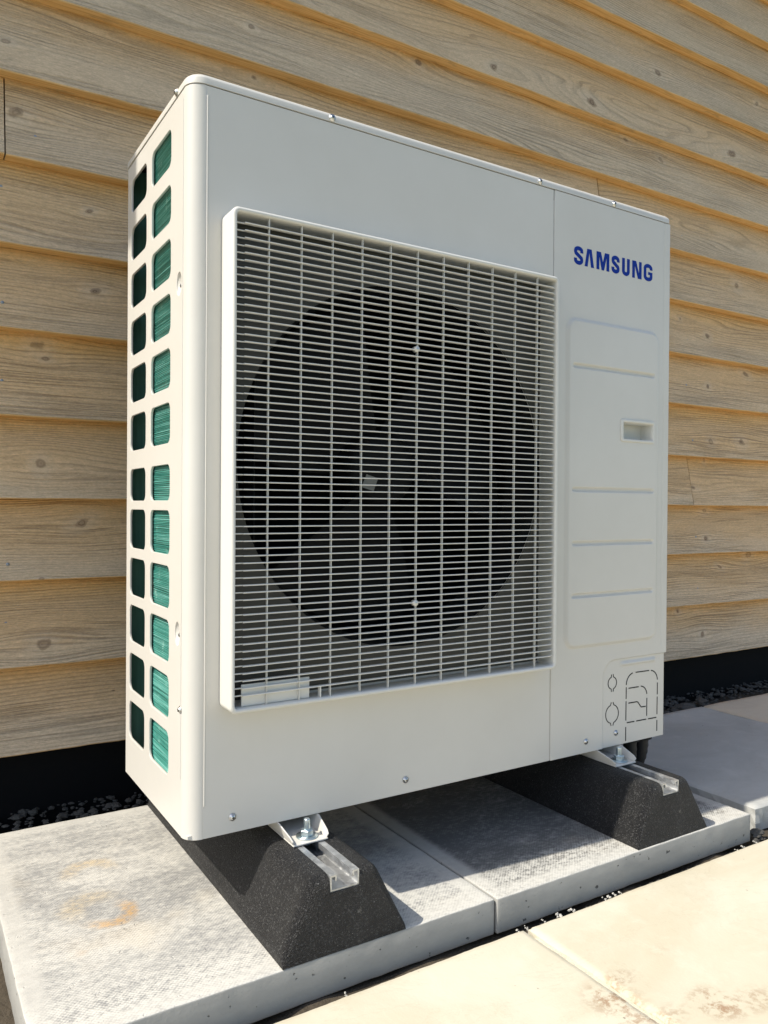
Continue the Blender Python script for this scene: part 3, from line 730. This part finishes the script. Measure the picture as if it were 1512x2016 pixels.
# right hand access panel: pressed sheet as a fine height field
def sdbox(x, z, x0, x1, z0, z1, r):
    cx, cz = (x0 + x1) / 2, (z0 + z1) / 2; qx, qz = abs(x - cx) - (x1 - x0) / 2 + r, abs(z - cz) - (z1 - z0) / 2 + r
    return math.hypot(max(qx, 0), max(qz, 0)) + min(max(qx, qz), 0) - r
def sst(v, a, b):
    t = min(1, max(0, (v - a) / (b - a))); return t * t * (3 - 2 * t)
RIBS = [.686, .469, .374, .282]
SVX, SVZ, SVR = 0.767, 0.160, 0.034
def height(x, z):
    d = sdbox(x, z, .6665, .911, .187, .771, .024)
    h = 0.0050 * (1 - sst(d, -.0080, 0.0))
    for rz in RIBS:
        dd = sdbox(x, z, .681, .895, rz - .0048, rz + .0048, .0046)
        h -= 0.0042 * (1 - sst(dd, -.0038, .0004))
    # recessed service plate, lower right
    ds = sdbox(x, z, SVX, 1.2, -1.0, SVZ, SVR)
    h -= 0.0024 * (1 - sst(ds, -.0026, 0.0))
    dl = sdbox(x, z, .8165, .911, .1445, .1525, .003)
    if z > 0: h += 0.0034 * (1 - sst(dl, -.004, .0015)) * (1 if z < .16 else 0)
    # pressed line near the right edge
    dv = abs(x - .9255); 
    if z > .175: h -= 0.0008 * (1 - sst(dv, .0004, .0020))
    return h
def lin(a, b, st): n = max(1, round((b - a) / st)); return [a + (b - a) * i / n for i in range(n)]
gx = lin(.6392, .660, .005) + lin(.660, .684, .0015) + lin(.684, .762, .006) + lin(.762, .8035, .0018) + lin(.8035, .8925, .0038) + lin(.8925, .937, .00125) + lin(.937, .9402, .0016) + [.9402]
gz = lin(0, .120, .006) + lin(.120, .1592, .0017) + lin(.1592, .162, .0007) + lin(.162, .182, .003) + lin(.182, .215, .0015)
for a, b_ in ((.282, .374), (.374, .469)):
    gz += (lin(.215, a - .008, .01) if a == .282 else []) + lin(a - .008, a + .008, .0008) + lin(a + .008, b_ - .008, .01)
gz += lin(.461, .477, .0008) + lin(.477, .561, .01) + lin(.561, .597, .006) + lin(.597, .678, .01) + lin(.678, .694, .0008) + lin(.694, .742, .006) + lin(.742, .775, .0013) + lin(.775, .982, .012) + [.982]
idx = {}; vs = []; fs = []
for j, z in enumerate(gz):
    for i, x in enumerate(gx):
        idx[i, j] = len(vs); y = -0.0008 - height(x, z)
        vs.append((x, y, z))
for j in range(len(gz) - 1):
    for i in range(len(gx) - 1):
        xm, zm = (gx[i] + gx[i + 1]) / 2, (gz[j] + gz[j + 1]) / 2
        if xm > .937 and zm < .1592: continue
        if .8035 < xm < .8925 and .561 < zm < .597: continue
        fs.append((idx[i, j], idx[i + 1, j], idx[i + 1, j + 1], idx[i, j + 1]))
ap = MB(); ap.add(vs, fs, True)
# folded right edge
nz_ = [z for z in gz if z >= .159]
for q in range(1):
    loops = [[(.9402, -.0008, z) for z in nz_], [(.9420, -.0002, z) for z in nz_], [(.9430, .0012, z) for z in nz_], [(.9432, .030, z) for z in nz_]]
    ap.loft(loops, False, False, True, closed=False)
ap.add([(.937, .0012, 0), (.937, .0012, .159), (.937, .03, .159), (.937, .03, 0)], [(0, 1, 2, 3)])
ap.add([(.6392, -.0008, 0), (.6392, -.0008, .982), (.6392, .02, .982), (.6392, .02, 0)], [(0, 1, 2, 3)])
ap.add([(.767, -.0008, .1592), (.9432, -.0008, .1592), (.9432, .02, .1590), (.767, .02, .1590)], [(0, 1, 2, 3)])
me = bpy.data.meshes.new('access_panel'); me.from_pydata(ap.v, [], ap.f); me.polygons.foreach_set('use_smooth', ap.sm)
bm = bmesh.new(); bm.from_mesh(me); bmesh.ops.remove_doubles(bm, verts=bm.verts, dist=1e-5); bmesh.ops.recalc_face_normals(bm, faces=bm.faces); bm.to_mesh(me); bm.free()
me.set_sharp_from_angle(angle=math.radians(62))
link('access_panel', me, 'paint', HP)
# recessed grip
hd = MB()
def L3(x0, x1, z0, z1, r, y): return [(p[0], y, p[1]) for p in rrect(x0, x1, z0, z1, r, 4)]
y_ = -0.0058
hd.loft([L3(.8018, .8945, .5585, .5998, .0045, y_ + .0004), L3(.8018, .8945, .5585, .5998, .0045, y_ - .0014), L3(.8030, .8933, .5597, .5986, .004, y_ - .0026), L3(.8070, .8905, .5625, .5955, .003, y_ - .0026),
         L3(.8088, .8890, .5640, .5940, .0025, y_ - .0008), L3(.8095, .8884, .5646, .5934, .0025, y_ + .004), L3(.8098, .8870, .5660, .5930, .0025, .020)], False, True, True)
o = hd.build('grip_recess', 'plastic', HP); o.data.set_sharp_from_angle(angle=math.radians(38))

# knock-out slots in the service plate
KO = MB()
def slot(pts, w=0.0021):
    y = 0.0012
    P = [Vector((a, 0, b)) for a, b in pts]; Lf = []; Rt = []
    for i, p in enumerate(P):
        t = (P[min(i + 1, len(P) - 1)] - P[max(i - 1, 0)]).normalized(); n = Vector((-t.z, 0, t.x)) * w / 2
        Lf.append(p + n); Rt.append(p - n)
    mb = MB(); m_ = len(P)
    vs = [(v.x, y, v.z) for v in Lf + Rt] + [(v.x, y + .0008, v.z) for v in Lf + Rt]
    fs = [(i, i + 1, m_ + i + 1, m_ + i) for i in range(m_ - 1)]
    fs += [(2 * m_ + i, i, i + 1, 2 * m_ + i + 1) for i in range(m_ - 1)] + [(3 * m_ + i, m_ + i, m_ + i + 1, 3 * m_ + i + 1) for i in range(m_ - 1)]
    mb.add(vs, fs); mb.build('knockout_slot', 'gap_black', HP)
def arc(cx, cz, r, a0, a1, n=10): return [(cx + r * math.cos(math.radians(a0 + (a1 - a0) * i / n)), cz + r * math.sin(math.radians(a0 + (a1 - a0) * i / n))) for i in range(n + 1)]
for cz, r in ((.1160, .0112), (.0592, .0168)):
    slot([(.7922, cz + r + .0048)] + arc(.7945, cz, r, 105, 255, 14) + [(.7922, cz - r - .0048)], .0017)
    slot([(.7968, cz + r + .0048)] + arc(.7945, cz, r, 75, -75, 14) + [(.7968, cz - r - .0048)], .0017)
for s_ in ([(.832, .108)] + arc(.853, .108, .021, 178, 100, 8), [(.857, .1290), (.895, .1285)], arc(.898, .107, .0212, 84, 4, 8), [(.9192, .103), (.9192, .080)], [(.9190, .076), (.9188, .042)],
           [(.832, .104), (.8318, .082)], [(.8318, .078), (.8316, .042)], [(.834, .0375), (.855, .0372)], [(.860, .0371), (.888, .0368)], [(.893, .0366), (.917, .0362)],
           [(.838, .1012), (.866, .1010)], arc(.870, .082, .0195, 84, 8, 8), [(.8895, .077), (.8893, .043)], [(.838, .0735), (.862, .0733), (.866, .071)], [(.866, .0705), (.8725, .0625)], [(.873, .0618), (.8865, .0615)],
           [(.8315, .030), (.8315, .004)], [(.9188, .031), (.9188, .010)]):
    slot(s_, .0020)

# logo letters
LG = empty('logo', (0, 0, 0), HP)
def stroke_letter(strokes, x0, x1, z0, z1):
    mb = MB()
    for pts, wa in strokes:
        P = [Vector((x0 + u * (x1 - x0), 0, z0 + v * (z1 - z0))) for u, v in pts]; m_ = len(P); Lf = []; Rt = []
        for i, p in enumerate(P):
            d0 = (P[i] - P[i - 1]).normalized() if i else None; d1 = (P[i + 1] - P[i]).normalized() if i < m_ - 1 else None
            d0 = d0 or d1; d1 = d1 or d0; t = (d0 + d1).normalized(); n = Vector((-t.z, 0, t.x))
            kk = min(1.6, 1 / max(.3, n.dot(Vector((-d0.z, 0, d0.x)))))
            Lf.append(p + n * wa / 2 * kk); Rt.append(p - n * wa / 2 * kk)
        y0, y1 = -.0014, -.0006
        vs = [(v.x, y0, v.z) for v in Lf + Rt] + [(v.x, y1, v.z) for v in Lf + Rt]
        fs = [(i, i + 1, m_ + i + 1, m_ + i) for i in range(m_ - 1)] + [(2 * m_ + i, i, i + 1, 2 * m_ + i + 1) for i in range(m_ - 1)] + [(3 * m_ + i, m_ + i, m_ + i + 1, 3 * m_ + i + 1) for i in range(m_ - 1)]
        mb.add(vs, fs)
    me = bpy.data.meshes.new('letter'); me.from_pydata(mb.v, [], mb.f)
    return link('letter', me, 'logo_blue', LG)
tw = .0068
def poly_letter(polys, x0, x1, z0, z1):
    mb = MB()
    for pl in polys:
        m_ = len(pl); P = [(x0 + u * (x1 - x0), z0 + v * (z1 - z0)) for u, v in pl]
        mb.add([(a, -.0014, b) for a, b in P] + [(a, -.0006, b) for a, b in P], [tuple(range(m_))] + [(i, (i + 1) % m_, m_ + (i + 1) % m_, m_ + i) for i in range(m_)])
    return link('letter', mb.mesh('letter'), 'logo_blue', LG)
def s_path(w):
    a = tw / w / 2; h = tw / .0318 / 2
    pts = [(1 - a, .655), (1 - a, .74)]
    pts += [(.5 + (.5 - a) * math.cos(math.radians(t)), .76 + (.24 - h) * math.sin(math.radians(t))) for t in range(20, 181, 20)]
    pts += [(a, .70), (a + .05, .62), (.5, .50), (1 - a - .05, .38), (1 - a, .30)]
    pts += [(.5 + (.5 - a) * math.cos(math.radians(t)), .24 + (.24 - h) * math.sin(math.radians(t))) for t in range(0, -161, -20)]
    pts += [(a, .26), (a, .345)]
    return pts
zt, zb = .8955, .8640
LX = [(.6855, .7075), (.7117, .7345), (.7412, .7737), (.7800, .8005), (.8078, .8278), (.8352, .8604), (.8668, .8907)]
for i in (0, 3): stroke_letter([(s_path(LX[i][1] - LX[i][0]), tw)], *LX[i], zb - .0003, zt + .0003)
poly_letter([[(0, 0), (.27, 1), (.73, 1), (1, 0), (.70, 0), (.50, .83), (.30, 0)]], *LX[1], zb, zt)
poly_letter([[(0, 0), (0, 1), (.34, 1), (.5, .42), (.66, 1), (1, 1), (1, 0), (.79, 0), (.79, .80), (.59, 0), (.41, 0), (.21, .80), (.21, 0)]], *LX[2], zb, zt)
w = LX[4][1] - LX[4][0]; a = tw / w / 2
stroke_letter([([(a, 1), (a, .30)] + [(.5 + (.5 - a) * math.cos(math.radians(t)), .27 + (.27 - tw / .0318 / 2) * math.sin(math.radians(t))) for t in range(180, 361, 20)] + [(1 - a, .30), (1 - a, 1)], tw)], *LX[4], zb - .0003, zt)
poly_letter([[(0, 0), (0, 1), (.40, 1), (.74, .26), (.74, 1), (1, 1), (1, 0), (.62, 0), (.26, .76), (.26, 0)]], *LX[5], zb, zt)
w = LX[6][1] - LX[6][0]; a = tw / w / 2; h = tw / .0318 / 2
stroke_letter([([(1 - a, .66), (1 - a, .74)] + [(.5 + (.5 - a) * math.cos(math.radians(t)), .74 + (.26 - h) * math.sin(math.radians(t))) for t in range(20, 181, 20)] + [(a, .5)] +
               [(.5 + (.5 - a) * math.cos(math.radians(t)), .26 + (.26 - h) * math.sin(math.radians(t))) for t in range(180, 341, 20)] + [(1 - a, .30), (1 - a, .53)], tw), ([(.5, .46), (1 - 2 * a, .46)], tw * .72)], *LX[6], zb - .0003, zt + .0003)

# lid
def lid_outline(e):
    pts = []
    for cx, cy, r, a0 in ((.0225, .0225, .0235 + e, 180), (WX - .006, .006, .0075 + e, 270), (WX - .006, DY - .004, .0055 + e, 0), (.006, DY - .004, .0075 + e, 90)):
        n = 10 if cx == cy else 4; r = max(r, .0008)
        for i in range(n + 1):
            a = math.radians(a0 + 90 * i / n); pts.append((cx + r * math.cos(a), cy + r * math.sin(a)))
    return pts
ld = MB(); lv = [(-.0030, .9832), (0.0, .9832), (0.0, .9900), (-.0007, .9922), (-.0024, .9944), (-.0048, .9964), (-.0078, .9977), (-.0110, .9982), (-.02, .9982)]
ld.loft([[(x, y, z) for x, y in lid_outline(e)] for e, z in lv[:-1]], False, True, True)
o = ld.build('top_cover', 'paint', HP); o.data.set_sharp_from_angle(angle=math.radians(50))
ib = MB(); ib.loft([[(x, y, z) for x, y in lid_outline(-.0030)] for z in (.965, .990)], False, True, False); ib.build('seam_strip', 'gap_black', HP)
# remaining shell
sh = MB(); sh.box(WX - .004, WX - .001, .0305, DY, 0.001, .982); sh.build('side_panel', 'paint', HP)
MB().box(.006, WX - .006, DY - .003, DY, .001, .982).build('rear_panel', 'green_shade', HP)  # dark green imitates shade and coil bounce on the inner face
MB().box(.0035, WX - .005, .004, DY - .004, .0015, .006).build('base_pan', 'paint', HP)
MB().box(.096, .638, DY - .012, DY - .010, .007, .980).build('shade_backing', 'dark_inside', HP)  # near-black plate added, standing for the shade deep behind the fan
MB().box(.6385, .6405, .012, DY - .005, .007, .980).build('bulkhead', 'dark_inside', HP)
MB().box(.093, .095, .006, DY - .005, .007, .980).build('inner_wall', 'dark_inside', HP)
MB().box(.0075, .060, .2045, .2075, .007, .980).build('coil_end_plate', 'green_shade', HP)
# heat exchanger seen through the openings
cl = MB(); z = .02; rs = random.Random(9)
while z < .965:
    p = rs.uniform(.0016, .0032); o1 = rs.uniform(0, .0009)
    cl.add([(.0062 + o1, .052, z), (.0048 + o1, .052, z + p * .5), (.0062, .052, z + p), (.0062 + o1, .2040, z), (.0048 + o1, .2040, z + p * .5), (.0062, .2040, z + p)], [(0, 1, 4, 3), (1, 2, 5, 4)])
    z += p
cl.build('heat_exchanger', 'coil', HP)
# bell mouth and fan
bm_ = MB(); lathe(bm_, [(FR + .001, 0.0014), (FR - .004, .006), (FR - .008, .016), (FR - .010, .035), (FR - .010, .075)], (FC[0], 0, FC[1]), 'y', 96); 
bm_.f = bm_.f[:-1] if len(bm_.f[-1]) > 4 else bm_.f; bm_.sm = bm_.sm[:len(bm_.f)]
bm_.f = [f for f in bm_.f if len(f) == 4]; bm_.sm = [True] * len(bm_.f)
bm_.build('bell_mouth', 'dark_inside', HP)
fan = empty('fan', (FC[0], 0.085, FC[1]), HP)
hb_ = MB(); lathe(hb_, [(0.001, -.030), (.045, -.029), (.058, -.022), (.062, -.008), (.062, .045)], (0, 0, 0), 'y', 40); hb_.build('hub', 'fan_black', fan)
for kb in range(3):
    bl = MB(); a0 = math.radians(120 * kb + 25); rings = []
    for ir in range(9):
        r = .058 + (.250 - .058) * ir / 8; row = []
        for ia in range(9):
            u = ia / 8; sw = math.radians(-10 * ir / 8)
            a = a0 + sw + (u - .5) * math.radians(86 - 14 * ir / 8)
            row.append((r * math.cos(a), -.02 + .055 * u + .006 * math.sin(u * 3.14), r * math.sin(a)))
        rings.append(row)
    bl.loft(rings, False, False, True, closed=False); bl.loft([[(x, y + .003, z) for x, y, z in rw] for rw in rings], False, False, True, closed=False)
    bl.build('blade', 'fan_black', fan)
sk = MB(); sk.add([(-.046, -.0315, -.030), (-.024, -.0315, -.036), (-.016, -.0315, -.016), (-.037, -.0315, -.010)], [(0, 1, 2, 3)]); sk.build('sticker', 'sticker', fan)

# grille
GR = empty('fan_grille', (0, 0, 0), HP)
G = dict(x0=.0445, x1=.6135, z0=.1690, z1=.8185)
def gl(e, y, r): return [(p[0], y, p[1]) for p in rrect(G['x0'] - e, G['x1'] + e, G['z0'] - e, G['z1'] + e, max(.002, r), 6)]
fr = MB(); fr.loft([gl(.0006, -.0002, .010), gl(.0008, -.004, .010), gl(.0006, -.0350, .009), gl(.0004, -.0380, .0088), gl(-.0008, -.0396, .0080), gl(-.0024, -.0404, .0072), gl(-.0036, -.0404, .006), gl(-.0052, -.0396, .005), gl(-.0060, -.0375, .004), gl(-.0066, -.012, .004), gl(-.004, -.0002, .004)], False, False, True)
o = fr.build('frame', 'plastic', GR); o.data.set_sharp_from_angle(angle=math.radians(45))
ix0, ix1 = G['x0'] + .0062, G['x1'] - .0062
sl = MB(); T = .00085
def bar(mb, xa, xb, yf, yb):
    sec = [(yf + .0007, -T), (yf, -T * .35), (yf, T * .35), (yf + .0007, T), (yb, T * .7), (yb, -T * .7)]
    mb.loft([[(x, y, z) for y, z in sec] for x in (xa, xb)], True, True)
bar(sl, ix0 - .001, .0615, -.0345, -.0315); bar(sl, .0615, ix1 - .006, -.0386, -.0318); bar(sl, ix1 - .006, ix1 + .001, -.0350, -.0318)
sl_me = sl.mesh('slat')
NS = 65; ztop, zbot = .8005, .1905
for i in range(NS):
    o = link('slat', sl_me, 'plastic', GR); o.location = (0, 0, ztop + (zbot - ztop) * i / (NS - 1))
up = MB(); up.loft([[(-.0005, -.0366, z), (.0005, -.0366, z), (.0006, -.0322, z), (-.0006, -.0322, z)] for z in (G['z0'] + .006, G['z1'] - .006)], True, True)
up_me = up.mesh('upright')
for i in range(11):
    o = link('upright', up_me, 'plastic', GR); o.location = (.0958 + .04725 * i, 0, 0)
MB().box(.062, .160, -.0325, -.0295, .1755, .2040).build('badge_plate', 'plastic', GR, 0.0006, 1)
MB().box(.1735, .1755, -.0372, -.031, .175, .1895).build('clip', 'plastic', GR)
bs = MB(); lathe(bs, [(.0012, -.0402), (.0040, -.0402), (.0044, -.0390), (.0044, -.0320)], (0, 0, 0), 'y', 14); bs_me = bs.mesh('screw_boss')
for (x, z) in ((.3290, .668), (.3295, .295)):
    o = link('screw_boss', bs_me, 'plastic', GR); o.location = (x, 0, z)
    q = MB(); lathe(q, [(.0001, -.0405), (.0022, -.0405), (.0024, -.0400)], (0, 0, 0), 'y', 10); o2 = q.build('screw_tip', 'steel', GR); o2.location = (x, 0, z)

# screws
sc = MB(); lathe(sc, [(.0052, 0.0), (.0052, -.0007), (.0036, -.0009), (.0035, -.0020), (.0027, -.0030), (.0004, -.0034)], (0, 0, 0), 'y', 18)
sc_me = sc.mesh('screw'); sc_me.materials.append(M['steel']); 
cx_ = MB(); cx_.box(-.0019, .0019, -.0036, -.0030, -.0004, .0004); cx_.box(-.0004, .0004, -.0037, -.0030, -.0019, .0019); cx_me = cx_.mesh('cross_slot')
def screw(loc, rz=0.0, tilt=0.0):
    o = link('screw', sc_me, 'steel', HP); o.location = loc; o.rotation_euler = (0, tilt, rz)
    q = link('cross_slot', cx_me, 'gap_black', o)
for x in (.206, .604, .785): screw((x, -.0013, .9885), 0, random.uniform(0, 1.5))
for x, z in ((.063, .021), (.340, .021)): screw((x, -.0002, z), 0, random.uniform(0, 1.5))
screw((.725, -.0010, .020), 0, .3); screw((.805, .0014, .023), 0, .9)
for z in (.731, .265): screw((.0055, .0415, z - .002), -math.pi / 2, .4)
screw((-.0013, .051, .9885), -math.pi / 2, .2); screw((-.0002, .0255, .167), -math.pi / 2, .2)

# mounting brackets with bolt, washer and nut
def hexa(mb, c, r, z0, z1, ch=.0008):
    L_ = lambda rr, z: [(c[0] + rr * math.cos(math.radians(60 * i + 12)), c[1] + rr * math.sin(math.radians(60 * i + 12)), z) for i in range(6)]
    mb.loft([L_(r * .9, z0), L_(r, z0 + ch), L_(r, z1 - ch), L_(r * .9, z1)], True, True)
def bracket(cx):
    t = empty('mounting_bracket', (cx, 0, 0), HP)
    b = MB(); hw = .0262; th = .0022; zb = -.0212; yf = -.040; yb = .275
    b.loft([[(x, y, z) for x, z in ((-hw, zb), (hw, zb), (hw, zb + th), (-hw, zb + th))] for y in (yf, yb)], True, True)
    for s_ in (-1, 1):
        xa, xb = s_ * hw, s_ * (hw - th)
        o_ = .006 * s_
        # flaring cheek: tall under the casing, sloping down to the tip
        P = [(yf + .002, zb + th + .0001), (yf + .0, zb + th + .005), (yf + .006, zb + th + .009), (-.003, -.0005), (yb, -.0005), (yb, zb + th + .0001)]
        mkl = lambda off: [(off + o_ * max(0, (z - zb - th) / .02), y, z) for y, z in P]
        b.loft([mkl(xa), mkl(xb)], True, True)
    b.build('bracket_plate', 'paint', t, 0.0005, 1)
    w_ = MB(); lathe(w_, [(.0055, -.0188), (.0150, -.0188), (.0152, -.0180), (.0150, -.0172), (.0055, -.0172)], (.003, -.021, 0), 'z', 28); w_.build('washer', 'zinc', t)
    n_ = MB(); hexa(n_, (.003, -.021), .0092, -.0171, -.0088); n_.build('nut', 'zinc', t)
    bo = MB(); prof = [(.0049, -.030)]; z = -.0088
    while z < .0035: prof += [(.0049, z), (.0044, z + .0006)]; z += .0012
    prof += [(.0047, z), (.0036, z + .0014), (.0001, z + .0018)]
    lathe(bo, prof, (.003, -.021, 0), 'z', 16); bo.build('bolt', 'zinc', t)
bracket(.160); bracket(.785)

# ------------------------------------------------------------------ hoses under the right end
def bez(p, n=40):
    out = []
    for i in range(n + 1):
        t = i / n; out.append(sum((Vector(q) * c for q, c in zip(p, ((1 - t) ** 3, 3 * t * (1 - t) ** 2, 3 * t * t * (1 - t), t ** 3))), Vector()))
    return out
for (p, r, lab) in [([(.900, .050, .004), (.900, .050, -.11), (.905, .03, -.112), (.925, .40, -.098)], .0125, 'black drain hose under the unit corner, nearer the foot'),
                    ([(.934, .050, .004), (.934, .050, -.10), (.925, .06, -.115), (.965, .40, -.098)], .0135, 'black drain hose under the unit corner, nearer the outer edge')]:
    mb = MB(); tube(mb, bez(p), r, 14, 1)
    o = empty('drain_hose', p[0]); tag(o, lab, 'hose', 'black hoses below the unit')
    h = mb.build('hose', 'pipe_rubber', o); h.location = -Vector(p[0])
    c_ = MB(); lathe(c_, [(r * 1.05, -.022), (r * 1.45, -.021), (r * 1.45, -.004), (r * 1.2, 0)], (0, 0, 0), 'z', 20); c_.build('connector', 'pipe_rubber', o)
